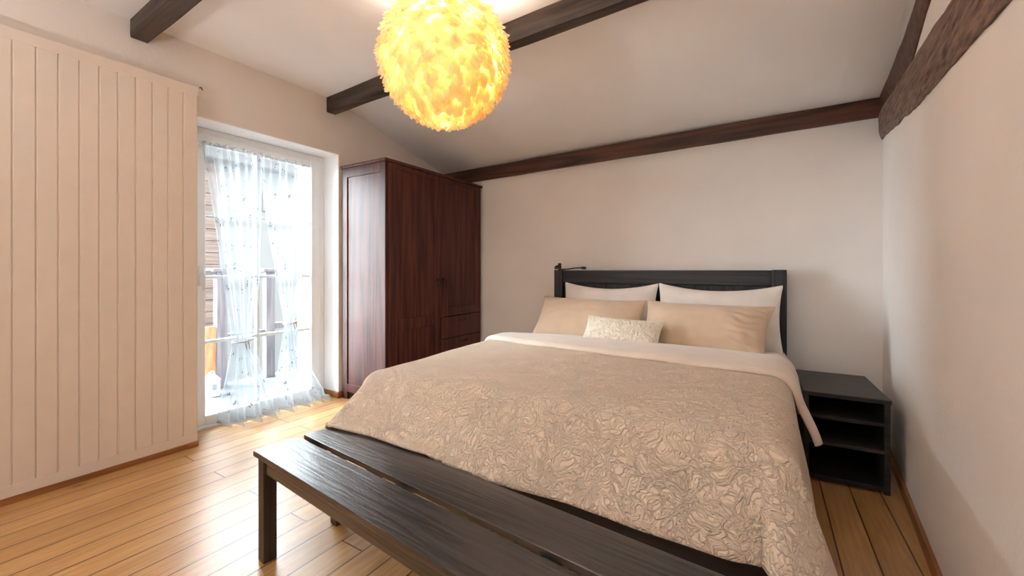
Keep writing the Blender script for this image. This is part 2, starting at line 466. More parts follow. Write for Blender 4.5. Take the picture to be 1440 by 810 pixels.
def lerp_tab(tab, x):
    if x <= tab[0][0]: return tab[0][1]
    for (a, p), (b, q) in zip(tab, tab[1:]):
        if x <= b: return p + (q - p) * (x - a) / (b - a)
    return tab[-1][1]
def sst(x): x = max(0, min(1, x)); return x * x * (3 - 2 * x)
LS = [(2.12, 0.0), (2.38, 0.085), (2.78, 0.41), (3.49, 0.905), (3.62, 1.0), (3.8, 1.12)]
def ceil_z(x, y):
    top = 2.55 - 0.29 * sst((x + 0.75) / 1.35)
    lo = 2.195 + 0.035 * (x + 3.13) / 3.8
    s = lerp_tab(LS, y)
    return top + (lo - top) * s
struct(solidify(MB().grid(lambda u, v: (-3.4 + 4.2 * u, YN - .1 + (3.75 - YN + .1) * v, ceil_z(-3.4 + 4.2 * u, YN - .1 + (3.75 - YN + .1) * v)), 42, 80).build('ceiling', 'ceil', smooth=True), 0.1, 1.0))

# panelled lining in front of the left wall
pm = MB()
PX = -3.02
pm.box((XL, YN, .034), (PX - .006, 1.173, 2.24))
pm.box((PX - .01, YN, .034), (PX, 1.173, .088), .002).box((PX - .01, YN, 2.185), (PX, 1.173, 2.243), .002)
gy = 1.173
while gy > YN + .05:
    y1 = gy; y0 = gy - .0745
    pm.box((PX - .012, y0 + .0022, .084), (PX - .0012, y1 - .0022, 2.19), .003, 2)
    gy = y0
struct(pm.build('wall_panelled', 'panel'))
struct(MB().box((XL, YN, 0), (PX - .004, 1.17, .034), .003).box((PX - .012, 1.12, 0), (PX + .004, 1.178, .036), .002).build('baseboard_left', 'skirt'))
# baseboards
struct(MB().prism([(xr(YB) - .0, YB, 0), (xr(YN), YN, 0), (xr(YN) - .014, YN, 0), (xr(YB) - .014, YB, 0)], (0, 0, .058)).build('baseboard_right', 'skirt'))
struct(MB().box((XL, YB - .014, 0), (.66, YB, .058), .002).build('baseboard_back', 'skirt_x'))
struct(MB().box((-3.33, OY1 - .018, 0), (XL + .01, OY1 - .004, .052), .002).box((XL - .001, OY1 - .018, 0), (XL + .013, 2.32, .052), .002).build('baseboard_recess', 'skirt_x'))

# ------------------------------------------------------------------ balcony door
door = bpy.data.objects.new('door_1', None); COL.objects.link(door); door.location = (-3.36, 1.75, 0); struct(door)
FX0, FX1 = -3.40, -3.33
fr = MB()
fr.box((FX0, OY0 + .007, 0), (FX1, 1.285, OZ - .008), .004).box((FX0, 2.185, 0), (FX1, OY1 - .007, OZ - .008), .004).box((FX0, 1.284, 2.035), (FX1 - .001, 2.186, OZ - .008), .004).box((FX0, 1.284, 0), (FX1 - .001, 2.186, .028), .004)
fr.build('door_frame', 'upvc', door)
sx0, sx1 = -3.39, -3.315
sh = MB()
sh.box((sx0, 1.275, .02), (sx1, 1.335, 2.045), .006).box((sx0, 2.12, .02), (sx1, 2.20, 2.045), .006)
sh.box((sx0, 1.334, 1.985), (sx1 - .001, 2.121, 2.044), .006).box((sx0, 1.334, .021), (sx1 - .001, 2.121, .085), .006)
sh.build('door_leaf', 'upvc', door)
MB().box((-3.362, 1.33, .08), (-3.356, 2.125, 1.99)).build('glass_pane', 'glass', door)
MB().box((-3.372, 1.684, .08), (-3.338, 1.706, 1.99), .003).build('glazing_bar', 'upvc', door)
for z in (.595, 1.05, 1.50):
    MB().box((-3.371, 1.33, z - .011), (-3.339, 2.125, z + .011), .003).build('glazing_bar', 'upvc', door)
hd = MB().box((-3.316, 1.292, .99), (-3.305, 1.318, 1.13), .004).tube([(-3.31, 1.305, 1.07), (-3.275, 1.305, 1.07), (-3.268, 1.305, 1.06), (-3.268, 1.305, .96)], [.009, .009, .009, .008], 10)
hd.build('door_handle', 'lantern', door, angle=40)
MB().box((-3.45, OY0, -.02), (-3.30, OY1, .018), .004).build('door_sill', 'upvc', door)

# curtain rod on the door leaf
rod = thing('curtain_rod', (-3.30, 1.70, 1.97), 'thin white curtain rod across the top of the balcony door', 'curtain rod')
MB().tube([(-3.285, 1.285, 1.972), (-3.285, 2.085, 1.972)], .005, 8).build('rod', 'lantern', rod, smooth=True)
for y in (1.30, 2.07):
    MB().box((-3.316, y - .008, 1.962), (-3.28, y + .008, 1.982), .002).build('bracket', 'lantern', rod)

# ------------------------------------------------------------------ sheer curtains
def curtain(yl, yr_, ztop, zw, x0, pool_x, seed, label, npl):
    """yl, yr_: tables z -> left / right edge; tied at zw, pooled on the floor"""
    rnd = random.Random(seed)
    ph = [rnd.uniform(0, 6.28) for _ in range(6)]
    L = ztop + .12
    def fn(u, v):
        s = v * L                       # length along the cloth
        z = ztop - s
        if z > .02:
            zz = z; k = 0
        else:
            k = (.02 - z) / .14         # lying part
            zz = .02
        a, b = lerp_tab(yl, zz), lerp_tab(yr_, zz)
        ripple = u + .012 * math.sin(2 * math.pi * npl * u + ph[0]) * (1 if z > zw else .6)
        y = a + (b - a) * ripple
        w = b - a
        d = abs(z - zw)
        amp = .018 + .010 * math.exp(-(d / .12) ** 2)
        if z < zw: amp = .018 + .040 * min(1, (zw - z) / zw)
        pl = math.sin(2 * math.pi * npl * u + ph[1] + .6 * math.sin(3 * z + ph[2]))
        pl += .45 * math.sin(2 * math.pi * (npl * .47) * u + ph[3] + 1.5 * z)
        x = x0 + amp * pl
        # towards the floor the skirt spreads into the room
        low = max(0, 1 - zz / max(zw, .01))
        x += pool_x * low ** 1.5 * (.75 + .25 * math.sin(5 * u + ph[4]))
        if k > 0:
            lump = .5 + .5 * math.sin(2 * math.pi * npl * .6 * u + ph[5])
            x += .085 * k * (.4 + .6 * lump)
            zz = .012 + .045 * math.sin(math.pi * min(1, k)) * lump + .012 * noise.noise((u * 14, k * 3, seed))+.006
        return (x, y, max(zz, .006)), (u * 1.3, s)
    root = thing('curtain', (x0, (yl[0][1] + yr_[0][1]) / 2, 0), label, 'curtain', group=None)
    mb = MB().grid(fn, 150, 150)
    mb.build('curtain_panel', 'sheer', root, smooth=True)
    # tie
    a, b = lerp_tab(yl, zw), lerp_tab(yr_, zw)
    c = (a + b) / 2; hw = (b - a) / 2
    pts = []
    for k in range(33):
        t = 2 * math.pi * k / 32
        pts.append((x0 + .055 * math.sin(t), c + (hw + .004) * math.cos(t), zw + .008 * math.cos(t)))
    MB().tube(pts, .006, 8, cap=False).build('tieback', 'tie', root, smooth=True)
    kn = []
    for t in range(2):
        kn = [(x0 + .055 + .01 * j, c - .01 + .02 * t, zw - .018 * j) for j in range(4)]
        MB().tube(kn, [.006, .006, .005, .003], 6).build('tie_end', 'tie', root, smooth=True)
    return root
M['tie'] = fabric('grey white cord', (0.62, 0.63, 0.66), 500)
curtain([(0, 1.385), (.10, 1.395), (.30, 1.44), (.585, 1.487), (1.0, 1.425), (1.5, 1.36), (1.96, 1.292)],
        [(0, 1.755), (.12, 1.74), (.30, 1.68), (.585, 1.607), (1.0, 1.655), (1.5, 1.675), (1.75, 1.685), (1.96, 1.688)],
        1.985, .585, -3.262, .075, 3, 'sheer white sprigged curtain beside the door handle, tied low', 7)
curtain([(0, 1.775), (.10, 1.77), (.30, 1.81), (.68, 1.862), (1.0, 1.80), (1.4, 1.735), (1.70, 1.70), (1.96, 1.70)],
        [(0, 2.17), (.10, 2.16), (.30, 2.06), (.68, 1.945), (1.0, 2.0), (1.4, 2.065), (1.96, 2.075)],
        1.985, .68, -3.262, .085, 5, 'sheer white sprigged curtain nearer the wardrobe, tied higher', 6)

# ------------------------------------------------------------------ outside the door
deck = MB().box((-4.75, .9, -.24), (-3.45, 3.8, -.06)).build('balcony_deck', 'deck'); struct(deck)
fc = MB()
fc.box((-3.75, -9, -3.2), (-3.452, OY0, 7)).box((-3.75, OY1, -3.2), (-3.452, 11, 7)).box((-3.75, OY0, OZ), (-3.452, OY1, 7)).box((-3.75, OY0, -3.2), (-3.452, OY1, -.06))
struct(fc.build('wall_outside', 'facade'))
rail = thing('balcony_railing', (-4.62, 2.3, -.06), 'grey timber balcony railing outside the glass door', 'railing')
for (y0, y1) in ((1.94, 2.035), (2.41, 2.505)):
    MB().box((-4.66, y0, -.06), (-4.58, y1, 1.09), .006).build('post', 'post', rail)
    MB().box((-4.70, y0 - .05, 1.085), (-4.54, y1 + .045, 1.118), .006).build('post_cap', 'post', rail)
MB().box((-4.64, 1.2, 1.055), (-4.60, 1.95, 1.10), .006).build('handrail', 'post', rail)
MB().box((-4.64, 2.50, .455), (-4.60, 3.7, .52), .006).build('mid_rail', 'post', rail)
MB().box((-4.635, 2.03, .40), (-4.605, 2.415, .46), .006).build('mid_rail', 'post', rail)
MB().box((-4.64, 1.85, -.06), (-4.60, 1.95, .55), .004).build('infill_strip', 'orange', rail)
ln = thing('lantern', (-4.35, 1.80, -.06), 'white house-shaped lantern on the balcony floor behind the glass', 'lantern')
lb = MB().box((-4.40, 1.755, -.06), (-4.30, 1.85, .09), .004)
lb.build('body', 'lantern', ln)
MB().prism([(-4.405, 1.75, .09), (-4.405, 1.855, .09), (-4.405, 1.8025, .15)], (.11, 0, 0)).build('roof', 'lantern', ln)
MB().box((-4.302, 1.785, .0), (-4.296, 1.82, .055), .002).build('window_opening', 'shadowglass', ln)
MB().tube([(-4.35, 1.8025 + .018 * math.cos(t * .4), .15 + .018 * math.sin(t * .4)) for t in range(9)], .003, 6).build('ring_handle', 'lantern', ln)
nh = thing('neighbour_house', (-8.5, 4.5, -3.2), 'pale neighbouring house with timber siding seen through the door glass', 'house')
MB().box((-9.4, 3.42, -3.2), (-8.0, 9.0, 3.05)).build('rendered_wall', 'render', nh)
sd = MB()
z = -3.2
while z < 3.0:
    sd.box((-9.4, .5, z), (-7.97 - .02 * random.random(), 3.42, z + .195), .01)
    z += .2
sd.build('timber_siding', 'siding', nh)
rf = MB()
for i in range(9):
    rf.box((-9.4 + .0, .3, 2.95 + i * .085), (-7.70 - .11 * i, 9.2, 3.02 + i * .085), .02)
rf.build('roof', 'rooftile', nh)
MB().box((-8.02, 4.12, 2.2), (-7.96, 4.42, 2.75), .01).build('window', 'palepane', nh)
struct(MB().box((-30, -10, -3.3), (-3.6, 25, -3.2)).build('ground_outside', 'ground'))

# ------------------------------------------------------------------ beams
def beam(name, p0, p1, w, h, mat, label, seed, rough=.004):
    """beam of bottom centre line p0-p1 (x direction), width w in y, height h"""
    p0, p1 = Vector(p0), Vector(p1); d = p1 - p0; n = 60
    mb = MB(); pts = []
    prof = [(-.5, 0), (-.46, -.0), (.46, 0), (.5, .06), (.5, 1), (-.5, 1), (-.5, .06)]
    prof = [(-.5, .05), (-.46, 0), (0, 0), (.46, 0), (.5, .05), (.5, .5), (.5, 1), (-.5, 1), (-.5, .5)]
    m = len(prof); vs = []; fs = []
    for i in range(n + 1):
        c = p0 + d * (i / n)
        for (a, b) in prof:
            q = Vector((c.x, c.y + a * w, c.z + b * h))
            nn = noise.noise_vector(Vector((q.x * 2.5, q.y * 9, q.z * 9 + seed)))
            vs.append(q + nn * rough)
    for i in range(n):
        for k in range(m):
            fs.append((i * m + k, i * m + (k + 1) % m, (i + 1) * m + (k + 1) % m, (i + 1) * m + k))
    fs += [tuple(range(m))[::-1], tuple(range(n * m, n * m + m))]
    mb._add(vs, fs)
    return tag(mb.build(name, mat, angle=35), label, 'beam')
beam('ceiling_beam', (XL + .005, .923, 2.445), (.30, .86, 2.445), .082, .16, 'beam', 'dark ceiling beam above the white panelled wall, nearest the viewer', 1)
beam('ceiling_beam', (XL + .005, 2.176, 2.425), (.40, 2.0, 2.425), .080, .16, 'beam', 'dark ceiling beam passing behind the glowing feather lamp', 2)
# beam along the head wall
mb = MB(); n = 60; vs = []; fs = []
for i in range(n + 1):
    t = i / n; x = XL + .005 + t * (.66 - XL - .01)
    z0 = 2.045 + .066 * t; z1 = 2.175 + .055 * t
    for (y, z) in ((YB, z0), (YB - .045, z0), (YB - .05, z0 + .008), (YB - .05, z1), (YB, z1 + .02)):
        nn = noise.noise_vector(Vector((x * 2.5, y * 9, z * 9))) * .003
        vs.append((x, y + nn.y if y < YB - .01 else y, z + nn.z))
for i in range(n):
    for k in range(5):
        fs.append((i * 5 + k, i * 5 + (k + 1) % 5, (i + 1) * 5 + (k + 1) % 5, (i + 1) * 5 + k))
fs += [(0, 1, 2, 3, 4), tuple(range(n * 5, n * 5 + 5))]
mb._add(vs, fs)
tag(mb.build('wall_beam', 'beam_red', angle=35), 'long red-brown beam along the top of the bed wall', 'beam')

def wall_timber(name, bot, top, proud, mat, label, seed):
    """timber let into the right wall; bot/top tables y -> z"""
    ys = [bot[0][0] + (bot[-1][0] - bot[0][0]) * i / 70 for i in range(71)]
    cols = []; nv = 8
    vs = []; fs = []
    for y in ys:
        b, t = lerp_tab(bot, y), lerp_tab(top, y)
        b += .010 * noise.noise((y * 6, seed, 0)) + .004 * noise.noise((y * 25, seed, 3)); t += .010 * noise.noise((y * 6, seed, 9)) + .004 * noise.noise((y * 25, seed, 5))
        if t < b + .004: t = b + .004
        row = []
        for j in range(nv + 1):
            s = j / nv
            z = b + (t - b) * s
            pr = proud * (.35 + .65 * min(1, 6 * min(s, 1 - s))) + .006 * noise.noise((y * 3, z * 14, seed))
            row.append((xr(y) - pr, y, z))
        row = [(xr(y) + .001, y, b)] + row + [(xr(y) + .001, y, t)]
        vs += row
    m = nv + 3
    for i in range(len(ys) - 1):
        for k in range(m - 1):
            fs.append((i * m + k, i * m + k + 1, (i + 1) * m + k + 1, (i + 1) * m + k))
    fs += [tuple(range(m)), tuple(range((len(ys) - 1) * m, len(ys) * m))[::-1]]
    mb = MB(); mb._add(vs, fs)
    return tag(mb.build(name, mat, angle=50), label, 'beam')
wall_timber('diagonal_brace', [(.3, 1.585), (1.29, 1.685), (1.78, 1.738), (2.35, 1.792), (2.9, 1.87), (3.50, 1.955), (3.585, 1.96)],
            [(.3, 1.74), (1.74, 1.925), (2.08, 1.985), (2.6, 2.035), (3.0, 2.085), (3.45, 2.15), (3.585, 2.16)], .022, 'brace', 'thick weathered diagonal timber brace set in the right wall', 11)
wall_timber('rail_timber', [(.3, 2.15), (1.6, 2.15), (2.12, 2.125), (2.50, 2.040), (2.6, 2.040), (2.9, 2.076), (3.3, 2.13), (3.585, 2.165)],
            [(.3, 2.26), (1.6, 2.26), (2.36, 2.248), (2.7, 2.228), (3.2, 2.246), (3.585, 2.262)], .018, 'beam_red', 'thin dark timber under the ceiling edge on the right wall', 23)

# ------------------------------------------------------------------ wardrobe
W = thing('wardrobe', (-2.85, 2.92, 0), 'tall dark mahogany wardrobe with two doors and drawers in the corner', 'wardrobe')
wx0, wx1, wy0, wy1 = -3.105, -2.585, 2.272, 3.565
MB().box((wx0 - .02, wy0 - .014, 1.972), (-2.556, wy1 + .014, 1.997), .005).build('cornice', 'wardrobe', W)
sp = MB()
for ya, yb in ((wy0, wy0 + .024), (wy1 - .024, wy1)):
    sp = MB()
    sp.box((wx0, ya, 0), (-3.045, yb, 1.972), .003).box((-2.625, ya, 0), (-2.572, yb, 1.972), .003)
    sp.box((-3.05, ya, 1.892), (-2.62, yb, 1.972), .003).box((-3.05, ya, .06), (-2.62, yb, .13), .003)
    sp.box((-3.06, ya + .009, .1), (-2.61, yb - .005, 1.90))
    sp.build('side_panel', 'wardrobe', W)
MB().box((wx0, wy0 + .02, .06), (wx0 + .012, wy1 - .02, 1.972)).box((wx0, wy0 + .02, .06), (wx1 - .02, wy1 - .02, .085)).box((wx0, 2.895, .06), (wx1 - .02, 2.925, 1.972)).build('carcass', 'wardrobe', W)
def wdoor(y0, y1, z0, z1, py0, py1, panels):
    d = MB()
    a, b = wx1, -2.565
    d.box((a, y0, z0), (b, py0, z1), .003).box((a, py1, z0), (b, y1, z1), .003)
    zs = [z0] + [q for p in panels for q in p] + [z1]
    for k in range(0, len(zs), 2):
        d.box((a, py0 - .002, zs[k]), (b - .0003, py1 + .002, zs[k + 1]), .003)
    for p in panels:
        d.box((a, py0 - .01, p[0] - .01), (b - .011, py1 + .01, p[1] + .01))
    return d.build('door', 'wardrobe', W)
def drop_pull(y, z, par):
    h = MB().lathe([(.0, .0), (.013, .0), (.013, .004), (.008, .008), (.0, .008)], (0, 0, 0), 14)
    rot = Matrix.Translation((-2.566, y, z)) @ Matrix.Rotation(R(90), 4, 'Y')
    h.v = [rot @ v for v in h.v]
    pts = [(-2.548 + .004 * math.sin(t * math.pi / 8), y + .016 * math.sin(t * 2 * math.pi / 16), z - .030 + .034 * math.cos(t * 2 * math.pi / 16)) for t in range(17)]
    h.tube(pts, .0042, 8, cap=False)
    h.tube([(-2.566, y, z + .004), (-2.546, y, z + .004)], .005, 8)
    return h.build('handle', 'metal', par, angle=40)
d1 = wdoor(wy0 + .026, 2.912, .09, 1.968, 2.39, 2.842, [(.16, .60), (.69, 1.93)])
drop_pull(2.876, 1.01, d1)
d2 = wdoor(2.918, wy1 - .026, .662, 1.968, 3.03, 3.462, [(.745, 1.936)])
drop_pull(2.952, 1.01, d2)
for za, zb in ((.452, .656), (.272, .446), (.09, .266)):
    dr = MB().box((wx1, 2.93, za), (-2.567, wy1 - .028, zb), .004).build('drawer', 'wardrobe', W)
    hp = [(-2.567, 3.20, zb - .045), (-2.545, 3.20, zb - .045), (-2.538, 3.215, zb - .05), (-2.538, 3.285, zb - .05), (-2.545, 3.30, zb - .045), (-2.567, 3.30, zb - .045)]
    MB().tube(hp, .0045, 8).build('handle', 'metal', dr, smooth=True)
MB().box((-2.60, 2.272 + .02, .0), (-2.58, wy1 - .02, .088), .002).build('plinth', 'wardrobe', W)

# ------------------------------------------------------------------ bed
B = thing('bed', (-.77, 2.45, 0), 'black wooden double bed with grooved headboard', 'bed')
def post(x0, x1, z1):
    return MB().box((x0, 3.455, 0), (x1, 3.535, z1), .006).build('headboard_post', 'black', B)
post(-1.66, -1.577, 1.103); post(.045, .134, 1.103)
MB().box((-1.58, 3.468, .985), (.048, 3.522, 1.099), .006).build('top_rail', 'black_x', B)
hp = MB()
k = 0
x = -1.578
while x < .044:
    x2 = min(x + .1015, .046)
    hp.box((x + .0012, 3.488, .28), (x2 - .0012, 3.506, .988), .004)
    x = x2
hp.box((-1.578, 3.496, .28), (.046, 3.506, .99))
hp.build('headboard_panel', 'black', B)
MB().box((-1.61, 1.33, .20), (-1.572, 3.454, .294), .005).build('side_rail', 'black', B)
MB().box((.045, 1.33, .20), (.083, 3.454, .294), .005).build('side_rail', 'black', B)
MB().box((-1.61, 1.30, .20), (.083, 1.329, .40), .005).build('foot_rail', 'black_x', B)
for x0 in (-1.61, .028):
    MB().box((x0, 1.303, 0), (x0 + .055, 1.362, .199), .005).build('leg', 'black', B)
sl = MB()
for k in range(14):
    sl.box((-1.60, 1.40 + k * .148, .275), (.05, 1.47 + k * .148, .295))
sl.build('slat_base', 'skirt_x', B)

def rounded_slab(x0, x1, y0, y1, z0, z1, r, nx=60, ny=70):
    mb = MB().box((x0, y0, z0), (x1, y1, z1), r, 6)
    return mb
mt = thing('mattress', (-.77, 2.4, .296), 'thick mattress in a cream fitted sheet on the bed', 'mattress')
ms = rounded_slab(-1.60, .075, 1.37, 3.45, .297, .548, .06)
for v_ in ms.v:
    if v_.x > -.2: v_.x += .06 * (v_.y - 1.37) / 2.08
ms.build('fitted_sheet', 'sheet', mt, smooth=True)

# quilt : drape of a flat cloth over the mattress box
QX0, QX1, QY0, QY1 = -1.60, .010, 1.40, 3.02
def top_h(x, y):
    cx = (x + .78) / .86
    crown = .012 * (1 - cx * cx)
    return .606 + .010 * sst((y - 1.4) / 1.0) - .058 * sst((y - 2.5) / .5) + crown + .006 * noise.noise((x * 2.2, y * 2.2, 4.0)) + .0025 * noise.noise((x * 7, y * 7, 1.0))
def prof(d, r, al):
    if d <= r * al:
        a = d / r
        return r * math.sin(a), r * (1 - math.cos(a))
    e = d - r * al
    return r * math.sin(al) + e * math.cos(al), r * (1 - math.cos(al)) + e * math.sin(al)
def drape(x, y, lift=0.0):
    QX1 = -.008 + .03 * (max(y, 1.4) - 1.4)
    ax = max(0, x - QX1); bx = max(0, QX0 - x); ay = max(0, QY0 - y)
    cx = min(max(x, QX0), QX1); cy = max(y, QY0)
    z = top_h(cx, cy)
    hx = ax - bx
    d = math.hypot(hx, ay)
    if d < 1e-6: return Vector((cx, cy, z + lift))
    fx = abs(hx) / d; fy = ay / d
    ang = math.atan2(ay, abs(hx))           # 0 side, 90 deg foot
    t = min(1, max(0, (x + 1.6) / 1.6))
    al_f = R(37) + R(22) * sst(t)
    al_s = R(82)
    s = ang / (math.pi / 2)
    al = al_s + (al_f - al_s) * sst(s)
    out, dn = prof(d, .10 if ay > 0 else .09, al)
    # folds that grow towards the hem
    amt = sst(min(1, d / .4))
    if hx > 0 and ay <= 0:
        out += amt * (.010 * math.sin(y * 7.0 + .6) + .006 * math.sin(y * 17 + 1))
        nearfoot = sst((2.0 - y) / .6)
        out += .006 * nearfoot * amt
    elif hx > 0:
        out += amt * (.0 + .05 * sst((1 - s) / .16) * sst(s / .45) - .03 * math.exp(-((1 - s) / .07) ** 2))
    elif hx < 0 and ay > 0:
        out += amt * .02 * math.sin(s * 7)
    elif ay > 0:
        out += amt * (.008 * math.sin(x * 6.5 + 1.2) + .005 * math.sin(x * 15) - .03 * math.exp(-((QX1 - x) / .05) ** 2))
    sx = 1 if hx > 0 else -1
    p = Vector((cx + sx * fx * out, cy - fy * out, max(z - dn + lift, .02)))
    q = Matrix.Rotation(R(5.2), 3, 'Z') @ (p - Vector((-1.656, .822, 0)))      # cloth that reaches the bench lies on it
    if -.02 < q.x < 1.77 and -.02 < q.y < .37: p.z = max(p.z, .4265)
    return p
CX0, CX1, CY0 = QX0 - .18, QX1 + .47, QY0 - .345
def cloth(name, x0, x1, yfn0, yfn1, nu, nv, mat, parent, lift, thick):
    def fn(u, v):
        x = x0 + (x1 - x0) * u
        y = yfn0(x) + (yfn1(x) - yfn0(x)) * v
        p = drape(x, y, 0.0)
        e = .004
        px = drape(x + e, y) - drape(x - e, y); py = drape(x, y + e) - drape(x, y - e)
        nrm = px.cross(py)
        if nrm.length > 1e-9: nrm.normalize()
        else: nrm = Vector((0, 0, 1))
        p = p + nrm * lift(x, y, u, v)
        if p.y > 2.6 and p.z < .49: p.x = min(p.x, .158)
        return p, (x, y)
    o = MB().grid(fn, nu, nv).build(name, mat, parent, smooth=True)
    solidify(o, thick, -1.0)
    return o
Q = thing('bedspread', (-.78, 2.2, .6), 'beige quilted bedspread with embossed pattern covering the bed', 'bedspread')
cloth('quilted_cover', CX0, CX1, lambda x: CY0, lambda x: QY1 - .02 - (QY1 - .12 - 2.2) * sst((x - .04) / .1), 230, 190, 'quilt', Q, lambda x, y, u, v: 0.004, .009)
def fold_front(x):
    return lerp_tab([(-1.75, 2.40), (-1.6, 2.35), (-1.17, 2.25), (-.7, 2.205), (.0, 2.20), (.5, 2.17)], x)
def fold_lift(x, y, u, v):
    return .010 + .016 * math.sin(math.pi * min(1, max(0, v)) ** .5 * .5 + 1.57 * (1 - v) * 0) * (1 if v > .0 else 0) * sst(v / .06) + .002 * noise.noise((x * 6, y * 9, 2))
cloth('turned_down_edge', QX0 - .08, QX1 + .335, fold_front, lambda x: QY1 + .0 * x, 200, 50, 'fold', Q, lambda x, y, u, v: .010 + .022 * sst(v / .035) + .05 * sst((x - .12) / .25) * sst((2.66 - y) / .3) + .003 * noise.noise((x * 5, y * 7, 2)), .010)

# ------------------------------------------------------------------ pillows
def pillow(name, w, h, t, c, lean, yaw, roll, mat, label, cat, seed, sag=.0, piping=None, wr=.004, group=None, wrx=0.0, taper=0.0):
    rt = thing(name, c, label, cat, group=group)
    rot = Matrix.Rotation(R(yaw), 3, 'Z') @ Matrix.Rotation(R(-lean), 3, 'X') @ Matrix.Rotation(R(roll), 3, 'Y')
    # local: x along width, z along height, -y front
    def outline(a, b):
        px = a * w / 2 * (1 - .055 * (1 - b * b) ** 1 * abs(a) ** 3)
        pz = b * h / 2 * (1 - .10 * (1 - a * a) * abs(b) ** 3)
        if b > 0: pz -= sag * (1 - a * a) * b
        if a > 0: px *= 1 - taper * (1 - b) / 2
        return px, pz
    def side(sgn):
        def fn(u, v):
            a = math.sin((u * 2 - 1) * math.pi / 2); b = math.sin((v * 2 - 1) * math.pi / 2)
            px, pz = outline(a, b)
            th = t / 2 * max(0, (1 - abs(a) ** 2.4)) ** .55 * max(0, (1 - abs(b) ** 2.2)) ** .6
            n1 = noise.noise((a * 2.2 + seed, b * 1.7, sgn)) * wr * 2 + noise.noise((a * 6 + seed, b * 5, sgn + 3)) * wr
            if wrx:
                n1 += wrx * sst((a - .15) / .6) * math.sin(26 * b + 7 * a + 3 * noise.noise((a * 4, b * 4, seed)))
            edge = max(0, (1 - abs(a) ** 4)) * max(0, (1 - abs(b) ** 4))
            y = sgn * (th + n1 * edge + .0015)
            p = rot @ Vector((px, y, pz))
            return p, (px + seed, pz)
        return fn
    mb = MB().grid(side(-1), 90, 60).grid(side(1), 60, 40)
    mb.build('cover', mat, rt, smooth=True, local=True)
    pts = []
    for k in range(161):
        s = k / 160 * 4
        e = int(min(s, 3.999)); f = s - e
        a, b = [(-1 + 2 * f, -1), (1, -1 + 2 * f), (1 - 2 * f, 1), (-1, 1 - 2 * f)][e]
        px, pz = outline(a, b)
        pts.append(rot @ Vector((px, 0, pz)))
    MB().tube(pts, piping or .003, 6, cap=False).build('piping', mat, rt, smooth=True, local=True)
    return rt
pillow('pillow', .795, .46, .15, (-1.118, 3.345, .766), 13, 0, 0, 'pillow_w', 'pale pillow leaning on the headboard below the clip lamp', 'pillow', 1, sag=.03, piping=.005)
pillow('pillow', .815, .46, .15, (-.303, 3.345, .768), 13, 0, .3, 'pillow_w', 'pale pillow leaning on the headboard nearer the nightstand', 'pillow', 2.5, sag=.03, piping=.005)
pillow('pillow', .86, .40, .17, (-1.185, 3.05, .715), 38, 0, .5, 'pillow_b', 'tan pillow on the wardrobe side of the bed, behind the small cushion', 'pillow', 4, piping=.004, wr=.004)
pillow('pillow', .80, .40, .17, (-.345, 3.02, .712), 38, -1, .8, 'pillow_b', 'tan pillow with creased end on the nightstand side of the bed', 'pillow', 6, piping=.004, wr=.004, wrx=.009, taper=.13)
pillow('cushion', .535, .26, .11, (-.842, 2.80, .664), 42, -1, 1.6, 'knit', 'small cream knitted cushion in front of the tan pillows', 'cushion', 8, piping=.004, wr=.002)

# ------------------------------------------------------------------ clip lamp on the headboard post
cl = thing('clip_lamp', (-1.615, 3.50, 1.103), 'small black flexible clip lamp on the headboard post next to the wardrobe', 'lamp')
MB().tube([(-1.618, 3.49, 1.095), (-1.618, 3.49, 1.165)], .015, 14).build('clamp_body', 'brownmetal' if 'brownmetal' in M else 'metal', cl, angle=40)
MB().tube([(-1.618 - .045 * math.sin(t / 10 * math.pi) , 3.49 + .03 * math.cos(t / 10 * math.pi), 1.128 + .012 * math.sin(t / 10 * math.pi * 2)) for t in range(11)], .008, 8).build('clamp_ring', 'blackmetal', cl, smooth=True)
MB().tube([(-1.618, 3.475, 1.115), (-1.58, 3.46, 1.108), (-1.53, 3.46, 1.109), (-1.47, 3.465, 1.118), (-1.42, 3.47, 1.122), (-1.39, 3.47, 1.121)], .0055, 8).build('flexible_neck', 'blackmetal', cl, smooth=True)
MB().tube([(-1.40, 3.47, 1.121), (-1.39, 3.47, 1.121), (-1.36, 3.47, 1.120), (-1.352, 3.47, 1.119)], [.007, .012, .012, .008], 12).build('lamp_head', 'blackmetal', cl, smooth=True)

# small hook on the wall
hk = thing('wall_hook', (XL, 1.228, 2.275), 'tiny dark hook in the wall beside the panelling top corner', 'hook')
MB().tube([(XL - .005, 1.225, 2.283), (XL + .02, 1.225, 2.283), (XL + .03, 1.226, 2.274), (XL + .024, 1.232, 2.266)], .003, 6).build('hook', 'metal', hk, smooth=True)

# ------------------------------------------------------------------ nightstand
NS = thing('nightstand', (.345, 2.94, 0), 'low black open nightstand with shelves between bed and right wall', 'nightstand', R(1.5))
nx0, nx1, ny0, ny1, nz = -.175, .172, -.275, .265, .466
def L(mb, name, mat='night'): return mb.build(name, mat, NS, local=True)
L(MB().box((nx0 - .003, ny0 - .006, nz - .022), (nx1 + .003, ny1, nz), .003), 'top')
L(MB().box((nx0, ny0, 0), (nx0 + .022, ny1, nz - .022), .003), 'side_panel')
L(MB().box((nx1 - .024, ny0, 0), (nx1, ny1, nz - .022), .003), 'side_panel')
L(MB().box((nx0 + .02, ny1 - .012, .02), (nx1 - .02, ny1 - .004, nz - .022)), 'back_panel')
L(MB().box((nx0 + .022, ny0 + .012, .327), (nx1 - .024, ny1 - .01, .344), .002), 'shelf')
L(MB().box((nx0 + .022, ny0 + .004, .196), (nx1 - .024, ny1 - .01, .214), .002), 'shelf')
L(MB().box((nx0 + .022, ny0 + .004, .012), (nx1 - .024, ny1 - .01, .036), .002), 'base_board')

